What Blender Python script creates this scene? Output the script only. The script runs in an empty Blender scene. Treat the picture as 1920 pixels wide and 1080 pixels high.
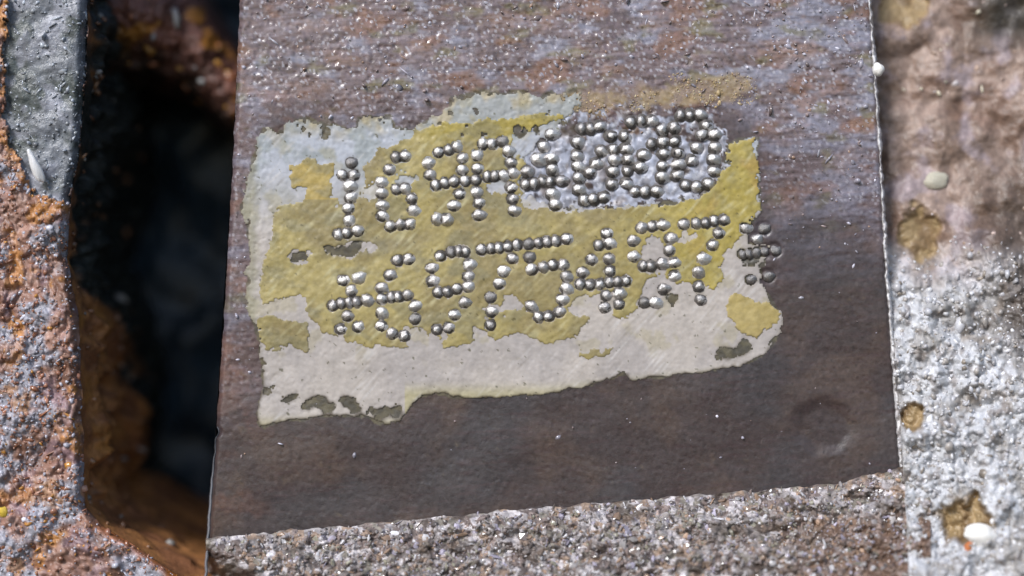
import bpy, math, random
import numpy as np

# ------------------------------------------------------------------ camera, world, sun, exposure
D = 30.0                                   # camera distance to the stamped face (1 unit = 2.5 mm)
S = bpy.context.scene
COL = S.collection
cam = bpy.data.cameras.new("camera")
cam.sensor_width = 36.0
cam.lens = 36.0 * D / 19.2
cam.clip_start = 0.1
cam.clip_end = 500.0
cam.dof.use_dof = True
cam.dof.focus_distance = D - 0.1
cam.dof.aperture_fstop = 0.034
camo = bpy.data.objects.new("camera", cam)
COL.objects.link(camo)
camo.location = (0, -D, 0)
camo.rotation_euler = (math.radians(90), 0, 0)
S.camera = camo

SUN_EL = math.radians(38)
SUN_AZ = math.radians(180 + 31)            # clockwise from +Y: up, left and in front of the face
L = (math.sin(SUN_AZ) * math.cos(SUN_EL), math.cos(SUN_AZ) * math.cos(SUN_EL), math.sin(SUN_EL))
world = bpy.data.worlds.new("World")
S.world = world
world.use_nodes = True
wn = world.node_tree.nodes
bg = wn["Background"]
sky = wn.new("ShaderNodeTexSky")
sky.sky_type = 'NISHITA'
sky.sun_disc = False
sky.sun_elevation = SUN_EL
sky.sun_rotation = SUN_AZ
sky.air_density = 1.0
sky.dust_density = 1.0
world.node_tree.links.new(sky.outputs[0], bg.inputs[0])
bg.inputs[1].default_value = 0.14
sun = bpy.data.lights.new("sun", 'SUN')
sun.energy = 3.3
sun.angle = math.radians(14)
sun.color = (1.0, 0.99, 0.98)
suno = bpy.data.objects.new("sun", sun)
COL.objects.link(suno)
from mathutils import Vector
suno.rotation_euler = Vector(L).to_track_quat('Z', 'Y').to_euler()
suno.location = Vector(L) * 40
S.view_settings.view_transform = 'Standard'
S.view_settings.look = 'None'
S.view_settings.exposure = 0.05
S.view_settings.gamma = 1.0
S.cycles.max_bounces = 6
S.render.film_transparent = False

rng = np.random.default_rng(7)
random.seed(7)

# ------------------------------------------------------------------ numpy noise
def _hash(ix, iy, seed):
    h = (ix.astype(np.int64) * 374761393 + iy.astype(np.int64) * 668265263 + seed * 1442695041) & 0xFFFFFFFF
    h = ((h ^ (h >> 13)) * 1274126177) & 0xFFFFFFFF
    h = ((h ^ (h >> 16)) * 2246822519) & 0xFFFFFFFF
    return ((h ^ (h >> 15)) & 0xFFFFFF) / float(0xFFFFFF)

def noise(x, y, s, seed=0):
    """gradient noise, about -1..1, feature size s"""
    x = np.asarray(x, float) / s; y = np.asarray(y, float) / s
    ix = np.floor(x); iy = np.floor(y); fx = x - ix; fy = y - iy
    u = fx * fx * fx * (fx * (fx * 6 - 15) + 10); v = fy * fy * fy * (fy * (fy * 6 - 15) + 10)
    def g(a, b):
        t = _hash(ix + a, iy + b, seed) * 2 * np.pi
        return np.cos(t) * (fx - a) + np.sin(t) * (fy - b)
    n0 = g(0, 0) * (1 - u) + g(1, 0) * u
    n1 = g(0, 1) * (1 - u) + g(1, 1) * u
    return (n0 * (1 - v) + n1 * v) * 1.5

def fbm(x, y, s, oct=4, seed=0, gain=0.5):
    r = 0; a = 1.0
    for k in range(oct):
        r = r + a * noise(x, y, s / 2 ** k, seed + 17 * k); a *= gain
    return r

def cells(x, y, s, seed=0):
    """worley: (distance to nearest point / s, random value of that cell)"""
    x = np.asarray(x, float) / s; y = np.asarray(y, float) / s
    ix = np.floor(x); iy = np.floor(y)
    best = np.full(x.shape, 9.0); val = np.zeros(x.shape)
    for a in (-1, 0, 1):
        for b in (-1, 0, 1):
            px = ix + a + _hash(ix + a, iy + b, seed + 3); py = iy + b + _hash(ix + a, iy + b, seed + 5)
            d = np.hypot(px - x, py - y); m = d < best
            best = np.where(m, d, best); val = np.where(m, _hash(ix + a, iy + b, seed + 9), val)
    return best, val

def sstep(a, b, x):
    t = np.clip((x - a) / (b - a), 0, 1)
    return t * t * (3 - 2 * t)

def inside(px, py, poly):
    px = np.asarray(px, float); py = np.asarray(py, float)
    r = np.zeros(px.shape, bool); n = len(poly)
    for i in range(n):
        x0, y0 = poly[i]; x1, y1 = poly[(i + 1) % n]
        if y0 == y1: continue
        c = ((y0 > py) != (y1 > py)) & (px < (x1 - x0) * (py - y0) / (y1 - y0) + x0)
        r ^= c
    return r

def lin(r, g, b):
    f = lambda c: (c / 255 / 12.92) if c / 255 <= 0.04045 else ((c / 255 + 0.055) / 1.055) ** 2.4
    return np.array([f(r), f(g), f(b)])

def mix(a, b, t):
    t = np.asarray(t)[..., None] if np.ndim(t) else t
    return a * (1 - t) + b * t

def ramp(keys, x):
    xs = [k[0] for k in keys]; ys = [k[1] for k in keys]
    return np.interp(x, xs, ys)

def place(px, py, d):
    """a point seen in direction (px,py) of the photograph, lying at depth d behind the stamped face"""
    k = (D + d) / D
    return np.stack([(px - 960) / 100 * k, d + 0 * px, (540 - py) / 100 * k], -1)

# ------------------------------------------------------------------ objects
def thing(name, label, cat, group=None, loc=(0, 0, 0)):
    o = bpy.data.objects.new(name, None); COL.objects.link(o)
    o.location = loc; o['label'] = label; o['category'] = cat
    o.empty_display_size = 0.5
    if group: o['group'] = group
    return o

def mesh(name, V, F, mat, parent=None, col=None, smooth=True, kind=None, label=None):
    me = bpy.data.meshes.new(name)
    V = np.asarray(V, np.float32).reshape(-1, 3); F = np.asarray(F, np.int32)
    k = F.shape[1]
    me.vertices.add(len(V)); me.vertices.foreach_set("co", V.ravel())
    me.loops.add(F.size); me.loops.foreach_set("vertex_index", F.ravel())
    me.polygons.add(len(F))
    me.polygons.foreach_set("loop_start", np.arange(0, F.size, k, dtype=np.int32))
    me.polygons.foreach_set("use_smooth", np.full(len(F), smooth))
    if col is not None:
        a = me.color_attributes.new("Col", 'FLOAT_COLOR', 'POINT')
        a.data.foreach_set("color", np.asarray(col, np.float32).ravel())
    me.update(calc_edges=True); me.validate()
    me.materials.append(mat)
    o = bpy.data.objects.new(name, me); COL.objects.link(o)
    if parent: o.parent = parent
    if kind: o['kind'] = kind
    if label: o['label'] = label
    return o

def grid_faces(nr, nc, keep=None, flip=False):
    i = np.arange(nr * nc).reshape(nr, nc)
    q = np.stack([i[:-1, :-1], i[1:, :-1], i[1:, 1:], i[:-1, 1:]], -1)
    if flip: q = q[..., ::-1]
    return q[keep] if keep is not None else q.reshape(-1, 4)

def rgba(c, rough):
    return np.concatenate([np.clip(c, 0.003, 0.9), np.broadcast_to(np.asarray(rough, float), c.shape[:-1])[..., None]], -1)

# ------------------------------------------------------------------ materials
def material(name, spec=0.5, metal=0.0, nscale=6.0, namt=0.35, bscale=22.0, bdist=0.02, bstr=0.6, coat=0.0, rough=None, base=None, fine=60.0):
    """base colour and roughness come from the piece's own colour data (or base/rough); noise nodes add grain and relief"""
    m = bpy.data.materials.new(name); m.use_nodes = True
    nt = m.node_tree; N = nt.nodes; K = nt.links.new
    b = N["Principled BSDF"]
    tc = N.new("ShaderNodeTexCoord")
    n1 = N.new("ShaderNodeTexNoise"); n1.inputs["Scale"].default_value = nscale; n1.inputs["Detail"].default_value = 6; n1.inputs["Roughness"].default_value = 0.65
    K(tc.outputs["Object"], n1.inputs["Vector"])
    mr = N.new("ShaderNodeMapRange"); mr.inputs[1].default_value = 0.3; mr.inputs[2].default_value = 0.7
    mr.inputs[3].default_value = 1 - namt; mr.inputs[4].default_value = 1 + namt
    K(n1.outputs["Fac"], mr.inputs[0])
    mx = N.new("ShaderNodeMix"); mx.data_type = 'RGBA'; mx.blend_type = 'MULTIPLY'; mx.inputs[0].default_value = 1.0
    if base is None:
        at = N.new("ShaderNodeAttribute"); at.attribute_name = "Col"
        K(at.outputs["Color"], mx.inputs[6])
    else:
        mx.inputs[6].default_value = (*base, 1)
    K(mr.outputs[0], mx.inputs[7]); K(mx.outputs[2], b.inputs["Base Color"])
    r = N.new("ShaderNodeMath"); r.operation = 'MULTIPLY'; r.use_clamp = True
    if rough is None: K(at.outputs["Alpha"], r.inputs[0])
    else: r.inputs[0].default_value = rough
    n3 = N.new("ShaderNodeTexNoise"); n3.inputs["Scale"].default_value = nscale * 2.3; n3.inputs["Detail"].default_value = 3
    K(tc.outputs["Object"], n3.inputs["Vector"])
    mr3 = N.new("ShaderNodeMapRange"); mr3.inputs[1].default_value = 0.3; mr3.inputs[2].default_value = 0.7; mr3.inputs[3].default_value = 0.75; mr3.inputs[4].default_value = 1.25
    K(n3.outputs["Fac"], mr3.inputs[0]); K(mr3.outputs[0], r.inputs[1]); K(r.outputs[0], b.inputs["Roughness"])
    n2 = N.new("ShaderNodeTexNoise"); n2.inputs["Scale"].default_value = bscale; n2.inputs["Detail"].default_value = 4; n2.inputs["Roughness"].default_value = 0.6
    K(tc.outputs["Object"], n2.inputs["Vector"])
    bp = N.new("ShaderNodeBump"); bp.inputs["Strength"].default_value = bstr; bp.inputs["Distance"].default_value = bdist
    K(n2.outputs["Fac"], bp.inputs["Height"]); K(bp.outputs[0], b.inputs["Normal"])
    b.inputs["Metallic"].default_value = metal
    b.inputs["Specular IOR Level"].default_value = spec
    b.inputs["Coat Weight"].default_value = coat
    b.inputs["Coat Roughness"].default_value = 0.15
    return m

M_PAD = material("oxidised_steel", spec=0.6, nscale=9, namt=0.16, bscale=28, bdist=0.012, bstr=0.4)
M_PRIMER = material("grey_primer", spec=0.4, nscale=4, namt=0.10, bscale=24, bdist=0.008, bstr=0.4)
M_YELLOW = material("yellow_paint", spec=0.5, nscale=7, namt=0.16, bscale=26, bdist=0.010, bstr=0.4)
M_GRAIN = material("mineral_grit", spec=0.7, nscale=9, namt=0.25, bscale=12, bdist=0.01, bstr=0.3)
M_CAST = material("rough_casting", spec=0.4, nscale=5, namt=0.25, bscale=14, bdist=0.03, bstr=0.7)
M_RUST = material("rusted_iron", spec=0.5, nscale=4, namt=0.35, bscale=12, bdist=0.03, bstr=0.8)
M_DARK = material("oily_black_iron", spec=0.4, nscale=3, namt=0.4, bscale=8, bdist=0.02, bstr=0.5)
M_DOT = material("bright_steel", metal=0.9, spec=0.8, nscale=4, namt=0.25, bscale=4, bdist=0.06, bstr=0.45, base=(0.74, 0.715, 0.70), rough=0.37)
M_DOTWORN = material('worn_steel', metal=0.85, spec=0.6, nscale=4, namt=0.35, bscale=3.5, bdist=0.06, bstr=0.45, base=(0.56, 0.535, 0.525), rough=0.38)
M_DOTDULL = material("dull_steel", metal=0.9, nscale=7, namt=0.35, bscale=11, bdist=0.025, bstr=0.6, base=(0.34, 0.325, 0.32), rough=0.40)
M_RIM = material("smeared_steel", spec=0.5, metal=0.4, nscale=8, namt=0.4, bscale=14, bdist=0.02, bstr=0.5, base=(0.14, 0.128, 0.12), rough=0.42)
M_CHIP = material("white_mineral", spec=0.6, nscale=5, namt=0.08, bscale=6, bdist=0.02, bstr=0.3, base=(0.85, 0.83, 0.80), rough=0.3)

# ------------------------------------------------------------------ stamped characters, dot by dot
def A(*p): return [(600 + x / 4.3545, 180 + y / 4.3545) for x, y in p]
def B(*p): return [(1020 + x / 4.3545, 180 + y / 4.3545) for x, y in p]
def C(*p): return [(600 + x / 4.3545, 420 + y / 4.3545) for x, y in p]
def E(*p): return [(1020 + x / 4.0, 380 + y / 4.0) for x, y in p]
CHARS = [
 ("1", "upper row", A((245,540),(175,640),(265,640),(232,735),(238,825),(222,912),(225,1010),(140,1120),(210,1112),(298,1095))),
 ("6", "upper row", A((612,495),(683,485),(555,595),(490,697),(492,790),(497,885),(497,972),(565,1058),(650,1045),(722,1040),(615,755),(685,748),(740,833),(752,925))),
 ("9", "upper row", A((960,455),(1042,435),(1107,408),(878,540),(885,637),(938,722),(1010,705),(1087,690),(1150,500),(1150,600),(1130,792),(1082,888),(945,998),(1022,998))),
 ("R", "upper row", A((1268,480),(1275,588),(1265,680),(1270,775),(1285,867),(1285,968),(1322,388),(1395,385),(1475,365),(1527,445),(1548,540),(1358,655),(1420,650),(1490,640),(1562,620),(1180,690))),
 ("A", "upper row", A((1875,305),(1812,405),(1762,510),(1675,610),(1672,715),(1737,710),(1810,685),(1545,740),(1558,835),(1572,930),(1880,505),(1885,595)) + B((40,690),(135,685),(52,790),(78,885))),
 ("0", "upper row", B((300,260),(370,260),(440,240),(262,370),(258,478),(260,567),(275,660),(268,755),(320,842),(395,835),(475,815),(535,320),(560,430),(562,520),(548,610),(540,715),(455,440),(410,540),(362,617))),
 ("0", "upper row", B((700,210),(785,195),(862,190),(645,320),(655,420),(672,510),(670,605),(660,705),(735,772),(815,775),(905,770),(955,268),(960,370),(968,468),(955,565),(950,655),(868,382),(800,472),(770,572))),
 ("0", "upper row", B((1110,150),(1182,150),(1262,148),(1050,250),(1060,360),(1080,457),(1075,552),(1070,642),(1150,722),(1240,732),(1328,710),(1310,232),(1380,312),(1380,412),(1367,510),(1375,602),(1282,310),(1230,415),(1192,515))),
 ("asterisk", "lower row", C((180,455),(300,435),(245,540),(95,660),(165,642),(232,635),(292,630),(375,615),(215,745),(155,850),(300,832))),
 ("6", "lower row", C((625,290),(712,280),(560,410),(490,515),(495,608),(575,590),(632,585),(706,575),(490,720),(490,822),(582,888),(765,660),(765,767),(680,905))),
 ("9", "lower row", C((975,255),(1062,222),(1122,215),(1172,222),(902,355),(905,458),(1207,320),(1198,422),(955,552),(1030,547),(1110,525),(1198,507),(1170,637),(1090,733),(1040,842),(945,855))),
 ("7", "lower row", C((1310,205),(1390,195),(1455,187),(1527,177),(1600,165),(1560,275),(1490,380),(1452,482),(1382,592),(1390,712),(1382,818))),
 ("5", "lower row", C((1695,160),(1775,148),(1845,140),(1918,132),(1700,265),(1720,365),(1815,345),(1712,665),(1778,752),(1860,745)) + E((160,265),(60,462),(135,460),(160,547),(155,640),(125,722),(102,815))),
 ("4", "lower row", E((462,225),(405,315),(345,420),(278,518),(265,605),(338,610),(410,602),(480,592),(545,588),(605,580),(478,415),(487,505),(455,690),(445,780),(552,668),(552,755),(480,300))),
 ("9", "lower row", E((722,185),(805,172),(882,162),(658,280),(665,397),(735,468),(795,468),(870,452),(968,440),(935,262),(930,352),(968,542),(885,642),(742,742),(822,742))),
 ("7", "lower row", E((1040,155),(1135,150),(1205,147),(1270,132),(1338,125),(1300,222),(1255,312),(1178,412),(1147,515),(1150,622),(1165,722))),
 ("asterisk", "right end of lower row", E((1498,182),(1578,268),(1640,188),(1480,380),(1525,374),(1585,366),(1648,360),(1720,352),(1540,570),(1668,545))),
]
CHARS = [(a_, b_, [(x_ + 2.2, y_ + 1.6) for x_, y_ in p_]) for a_, b_, p_ in CHARS]   # the readings were of the glints
DOTS = np.array([p for _, _, ps in CHARS for p in ps])

# ------------------------------------------------------------------ shape of the stamped face (heights in units, positive = towards the viewer)
def xl(py): return 1.6 * fbm(0 * np.asarray(py, float), py, 26, 4, 6) - 5 * sstep(0.45, 0.7, noise(0 * np.asarray(py, float), py, 60, 7)) * -1 + ramp([(-400, 470), (0, 450), (300, 437), (600, 420), (950, 395), (1300, 372)], py)
def xr(py): return 1.8 * fbm(0 * np.asarray(py, float) + 90, py, 30, 4, 6) + ramp([(-400, 1605), (0, 1632), (250, 1649), (500, 1663), (750, 1682), (900, 1692), (1300, 1710)], py)
def yb(px): return ramp([(300, 1020), (400, 1012), (700, 985), (1000, 957), (1400, 925), (1560, 912), (1690, 880), (1760, 865)], px)

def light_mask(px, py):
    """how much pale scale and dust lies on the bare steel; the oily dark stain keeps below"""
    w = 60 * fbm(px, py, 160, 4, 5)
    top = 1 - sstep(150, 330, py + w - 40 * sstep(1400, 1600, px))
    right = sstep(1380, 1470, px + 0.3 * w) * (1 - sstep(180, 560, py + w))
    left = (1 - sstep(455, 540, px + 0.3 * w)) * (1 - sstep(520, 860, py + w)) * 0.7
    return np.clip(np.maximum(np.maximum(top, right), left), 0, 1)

def dot_dist(px, py):
    d = np.full(np.shape(px), 99.0)
    for x, y in DOTS:
        d = np.minimum(d, np.hypot(px - x, py - y))
    return d

def h_base(px, py):
    m = light_mask(px, py)
    g = fbm(px, py * 1.5, 240, 3, 1) * 0.03 + fbm(px, py * 1.4, 17, 3, 2) * (0.003 + 0.005 * m)
    q = np.hypot(px - 1545, (py - 800) * 1.15) + 10 * noise(px, py, 40, 8)
    g = g - 0.05 * (1 - sstep(35, 72, q))
    c, v = cells(px, py, 9, 4)
    g = g + np.clip(0.6 - c, 0, 1) * ((v > 0.7) * (0.004 + 0.015 * m * v) - (v < 0.22) * (0.010 + 0.018 * m))
    # rounded shoulders of the face
    e = np.minimum(px - xl(py), xr(py) - px)
    g = g - 0.16 * np.clip(1 - e / 9.0, 0, 1) ** 2
    return g

PRIMER = [(474,300),(482,262),(494,238),(522,246),(556,228),(575,222),(612,238),(665,236),(677,216),(734,216),(740,243),(779,238),(800,226),(838,206),(848,180),(905,172),(960,165),(1009,178),(1062,174),(1085,160),(1090,205),(1062,222),(1040,250),(1012,262),(988,300),(975,345),(1010,380),(1100,392),(1210,382),(1300,372),(1345,345),(1362,290),(1367,262),(1416,256),(1426,346),(1430,391),(1412,420),(1398,452),(1440,462),(1432,500),(1428,532),(1444,560),(1466,592),(1460,630),(1436,662),(1400,684),(1330,697),(1260,705),(1200,714),(1165,707),(1100,721),(1040,737),(960,744),(870,746),(830,738),(790,743),(767,764),(752,790),(722,797),(690,784),(640,779),(560,785),(484,800),(478,780),(492,730),(486,650),(472,600),(458,560),(466,490),(462,430),(450,380),(462,335)]
PRIMER_HOLES = [((542,744),(9,6)),((590,757),(22,11)),((612,765),(14,8)),((650,752),(17,10)),((662,764),(9,9)),((735,770),(17,11)),((712,777),(12,7)),((695,774),(6,5)),((1372,660),(30,10)),((1395,648),(14,12)),((478,640),(9,22)),((488,690),(7,16)),((640,305),(0,0)),((505,728),(10,6)),((1150,560),(0,0)),((560,484),(17,9)),((640,470),(34,7)),((668,462),(10,9)),((1165,715),(10,14)),((1235,640),(0,0)),((1262,560),(9,13)),((1436,470),(26,12)),((1410,480),(22,14)),((1480,500),(30,20))]
YELLOW = [[(534,312),(560,304),(591,291),(603,305),(618,302),(632,312),(640,330),(626,352),(640,372),(665,378),(680,352),(684,332),(676,310),(690,300),(706,281),(750,264),(776,250),(791,238),(832,228),(900,226),(960,219),(1030,211),(1054,210),(1056,224),(1020,238),(985,246),(962,250),(955,285),(985,300),(972,345),(1000,386),(1060,396),(1130,386),(1150,380),(1165,388),(1212,380),(1290,370),(1340,348),(1358,300),(1367,262),(1416,256),(1425,346),(1428,391),(1412,418),(1395,445),(1380,460),(1356,482),(1347,503),(1362,524),(1337,546),(1322,534),(1304,540),(1282,528),(1240,520),(1212,526),(1204,550),(1192,578),(1180,594),(1162,600),(1148,596),(1156,560),(1130,556),(1085,558),(1070,575),(1082,592),(1112,594),(1100,604),(1088,620),(1080,634),(1060,640),(1046,632),(1035,650),(1012,642),(997,636),(979,628),(950,630),(926,634),(917,622),(894,612),(882,645),(830,655),(765,650),(696,652),(646,643),(639,631),(607,627),(596,612),(580,598),(572,556),(530,560),(488,572),(492,500),(510,430),(514,399),(530,387),(567,376),(575,354),(547,350)],
          [(484,596),(520,590),(578,606),(580,660),(540,652),(500,658),(480,630)],
          [(1362,577),(1378,552),(1410,560),(1455,576),(1466,592),(1450,612),(1420,632),(1388,620),(1368,605)],
          [(1088,656),(1150,652),(1152,664),(1120,668),(1092,672)]]
YELLOW_HOLES = [((648,348),(30,36)),((962,572),(20,16)),((930,585),(24,8)),((1228,478),(22,34)),((1290,447),(22,8)),((800,640),(34,16)),((770,628),(18,16)),((660,468),(46,8)),((560,484),(20,8)),((760,336),(26,8)),((700,358),(22,10)),((930,348),(26,12)),((1010,376),(30,14))]

block = thing("stamped_block", "dark steel block face with a scraped yellow paint patch and two rows of stamped dots", "engine block")

# face
nu, nv = 520, 470
V_, U_ = np.meshgrid(np.linspace(0, 1, nv), np.linspace(0, 1, nu), indexing='ij')
ytop = -260.0
px = np.zeros_like(U_); py = np.zeros_like(U_)
for _ in range(3):
    py = ytop + (yb(xl(1000) + U_ * 1290) + 14 - ytop) * V_
    px = xl(py) + (xr(py) - xl(py)) * U_
H = h_base(px, py)
lm = light_mask(px, py)
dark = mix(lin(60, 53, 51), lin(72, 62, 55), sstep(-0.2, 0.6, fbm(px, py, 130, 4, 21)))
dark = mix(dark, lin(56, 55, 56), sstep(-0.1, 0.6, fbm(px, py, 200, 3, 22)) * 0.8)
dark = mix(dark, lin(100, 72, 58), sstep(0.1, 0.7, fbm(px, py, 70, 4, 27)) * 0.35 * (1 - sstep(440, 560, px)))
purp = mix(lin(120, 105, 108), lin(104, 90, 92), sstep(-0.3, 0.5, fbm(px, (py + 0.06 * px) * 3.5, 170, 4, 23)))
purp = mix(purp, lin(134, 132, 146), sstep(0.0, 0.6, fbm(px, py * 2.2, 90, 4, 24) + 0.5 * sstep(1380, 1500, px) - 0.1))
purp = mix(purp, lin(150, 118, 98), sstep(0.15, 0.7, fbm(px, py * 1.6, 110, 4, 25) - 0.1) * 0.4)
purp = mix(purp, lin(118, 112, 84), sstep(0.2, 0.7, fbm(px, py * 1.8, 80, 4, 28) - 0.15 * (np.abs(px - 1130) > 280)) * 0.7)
cc = mix(dark, purp, lm)  # upper glare painted in as paler steel, dark where the glare ends
stk = noise(px * 0.10, py + 0.07 * px, 5, 47) + 0.7 * noise(px * 0.05, py + 0.07 * px, 11, 48)
cc = mix(cc, lin(150, 140, 146), np.clip(stk * 0.9 - 0.25, 0, 0.4) * lm)
cc = mix(cc, lin(66, 54, 54), np.clip(-stk * 0.9 - 0.15, 0, 0.5))
cc = mix(cc, lin(134, 96, 72), sstep(0.25, 0.6, fbm(px * 0.5, py + 0.07 * px, 60, 4, 49)) * 0.5 * lm)
cc = cc * (1 + 0.18 * noise(px, py, 6.5, 50) + 0.18 * noise(px, py, 13, 51))[..., None]
cc = mix(cc, cc * np.array([1.04, 0.94, 1.02]), 1 - lm)
spk, spv = cells(px, py, 9, 31)
cc = mix(cc, lin(176, 174, 184), (spk < 0.3) * (spv > 0.72) * np.clip(lm - 0.2, 0, 1) * 0.8)
cc = mix(cc, lin(40, 36, 34), (spk < 0.25) * (spv < 0.08) * 0.5)
rough = 0.44 - 0.22 * lm + 0.08 * fbm(px, py, 60, 2, 30)
und = inside(px + 8 * fbm(px, py, 40, 3, 36), py + 8 * fbm(px, py, 40, 3, 37), PRIMER)
cc = np.where(und[..., None], mix(cc, mix(lin(96, 90, 70), lin(72, 68, 56), sstep(-0.3, 0.3, fbm(px, py, 24, 3, 38))), 0.8), cc)
tan = np.exp(-((px - 1357) / 52) ** 2 - ((py - 160) / 20) ** 2) + 0.8 * sstep(1010, 1070, px) * (1 - sstep(1350, 1420, px)) * np.exp(-((py - 196 + 0.08 * (px - 1040)) / 26) ** 2)
tan = sstep(0.25, 0.75, tan + 0.35 * fbm(px, py, 34, 4, 39))
cc = mix(cc, mix(lin(158, 138, 104), lin(140, 120, 102), sstep(-0.2, 0.4, fbm(px, py, 30, 3, 40))), tan * 0.7)
# bare steel scraped bright in and round the upper row's right end
scr = inside(px + 16 * fbm(px, py, 34, 4, 33, 0.75), py + 20 * fbm(px, py, 34, 4, 34, 0.75), [(985,262),(1020,232),(1150,205),(1335,205),(1362,260),(1352,340),(1300,372),(1200,386),(1070,396),(960,386),(930,330)])
soft = scr * sstep(0.0, 0.35, 0.4 + fbm(px, py, 34, 4, 41) + 0.6 * sstep(235, 275, py) - 0.15)
sc_ = mix(lin(168, 172, 188), lin(136, 136, 146), sstep(-0.25, 0.4, fbm(px, py, 22, 4, 35)))
sc_ = mix(sc_, lin(192, 194, 204), (fbm(px + py, (py - px) * 0.4, 16, 3, 44) > 0.42) * 0.7)
sc_ = mix(sc_, lin(122, 108, 100), sstep(0.25, 0.6, fbm(px, py, 46, 3, 45) + 0.35 * sstep(262, 215, py)) * 0.6)
cc = mix(cc, sc_, soft)
dd = dot_dist(px, py)
H = H - 0.03 * np.clip(1 - np.abs(dd - 11) / 6, 0, 1) + scr * 0.03 * fbm(px, py, 20, 3, 46)
Vp = place(px, py, -H)
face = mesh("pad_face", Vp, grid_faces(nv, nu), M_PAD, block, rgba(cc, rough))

# sides and back of the block body, so that it is a solid
def body(name, front, depth, mat, parent, col, kind=None, extra=None):
    """front: list of (px,py,d) outline; extruded backwards by depth"""
    P = np.array([place(np.array(float(a)), np.array(float(b)), np.array(float(c))) for a, b, c in front])
    n = len(P); Q = P + np.array([0, depth, 0])
    F = [[i, i + n, (i + 1) % n + n, (i + 1) % n] for i in range(n)]
    V = np.concatenate([P, Q])
    return mesh(name, V, F, mat, parent, np.tile(np.array([*col, 0.6]), (len(V), 1)), smooth=False, kind=kind)
body("block_body", [(xl(-260), -260, 0.16), (xl(300), 300, 0.16), (xl(950), 950, 0.16), (xl(1020), 1020, 0.16), (1000, 980, 0.16), (1690, 905, 0.16), (xr(500), 500, 0.16), (xr(-260), -260, 0.16)], 7.5, M_DARK, block, (0.03, 0.028, 0.028))

# ------------------------------------------------------------------ paint layers: grey primer on steel, yellow paint on primer
def warp(px, py, amp, seed):
    # torn flakes: a smooth wander plus the broken corners of little cells
    wx = 0.7 * amp * (fbm(px, py, 40, 4, seed, 0.7)); wy = 0.7 * amp * (fbm(px, py, 40, 4, seed + 50, 0.7))
    c, v = cells(px, py, 13, seed + 7); c2, v2 = cells(px, py, 6, seed + 8)
    return px + wx + amp * 0.9 * (v - 0.5) + 0.4 * amp * (v2 - 0.5), py + wy + amp * 0.9 * (((v * 7.3) % 1) - 0.5)+ 0.4 * amp * (((v2 * 7.3) % 1) - 0.5)

def layer(name, step, box, member, height, col_fn, mat, parent, wear, soft, under):
    xs = np.arange(box[0], box[2] + 1, step); ys = np.arange(box[1], box[3] + 1, step)
    PX, PY = np.meshgrid(xs, ys)
    keep_v = member(PX, PY)
    keep = keep_v[:-1, :-1] & keep_v[1:, :-1] & keep_v[1:, 1:] & keep_v[:-1, 1:]
    # distance in from the edge, a few cells, to round the paint's lip
    e = keep_v.astype(float); acc = e.copy()
    for _ in range(1):
        n = e.copy()
        n[1:-1, 1:-1] = np.minimum.reduce([e[1:-1, 1:-1], e[:-2, 1:-1], e[2:, 1:-1], e[1:-1, :-2], e[1:-1, 2:]])
        e = n; acc += e
    Hh = height(PX, PY, acc / 2.0)
    e = keep_v.astype(float); wide = e.copy()
    for _ in range(soft):
        n = e.copy()
        n[1:-1, 1:-1] = (e[1:-1, 1:-1] + e[:-2, 1:-1] + e[2:, 1:-1] + e[1:-1, :-2] + e[1:-1, 2:]) / 5
        e = n
    c, r = col_fn(PX, PY)
    # worn thin towards its edges, where the dirty steel shows through
    thin = sstep(0.5, 0.95, e + 0.16 * fbm(PX, PY, 18, 3, 62))
    c = mix(mix(c, under(PX, PY), wear(PX, PY)), c, thin)
    V = place(PX, PY, -Hh)
    q = grid_faces(*PX.shape, keep=keep)
    # skirt: every boundary edge drops back to below the steel
    ed = np.concatenate([q[:, [0, 1]], q[:, [1, 2]], q[:, [2, 3]], q[:, [3, 0]]])
    n = PX.size
    key = np.minimum(ed[:, 0], ed[:, 1]).astype(np.int64) * n + np.maximum(ed[:, 0], ed[:, 1])
    u, first, cnt = np.unique(key, return_index=True, return_counts=True)
    be = ed[first[cnt == 1]]
    Vf = V.reshape(-1, 3); cf = rgba(c, r).reshape(-1, 4)
    low = Vf + np.array([0, 0.03, 0])
    skirt = np.stack([be[:, 1] + n, be[:, 0] + n, be[:, 0] + 2 * n, be[:, 1] + 2 * n], -1)
    V2 = np.concatenate([Vf, Vf, low]); c2 = np.concatenate([cf, cf, cf]); F2 = np.concatenate([q, skirt])
    used = np.unique(F2); re = np.zeros(len(V2), np.int64); re[used] = np.arange(len(used))
    return mesh(name, V2[used], re[F2], mat, parent, c2[used])

def ell(px, py, holes, grow=1.0):
    m = np.zeros(px.shape, bool)
    for (cx, cy), (rx, ry) in holes:
        if rx: m |= ((px - cx) / (rx * grow)) ** 2 + ((py - cy) / (ry * grow)) ** 2 < 1
    return m

def in_primer(px, py):
    # the upper part of the primer is ragged, the lower edge was masked and is smooth
    rag = 1 - 0.55 * sstep(600, 680, py)
    wx, wy = warp(px, py, 9, 61); wx = px + (wx - px) * rag; wy = py + (wy - py) * rag
    m = inside(wx, wy, PRIMER)
    w2x, w2y = warp(px, py, 9, 71)
    m &= ~ell(w2x, w2y, PRIMER_HOLES)
    m &= ~((fbm(px, py, 26, 3, 77) > 0.62) & (py < 262) & (px > 480))
    d = dot_dist(px, py)
    m &= d > 9.5 + 2.0 * noise(px, py, 9, 78)
    return m

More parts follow.
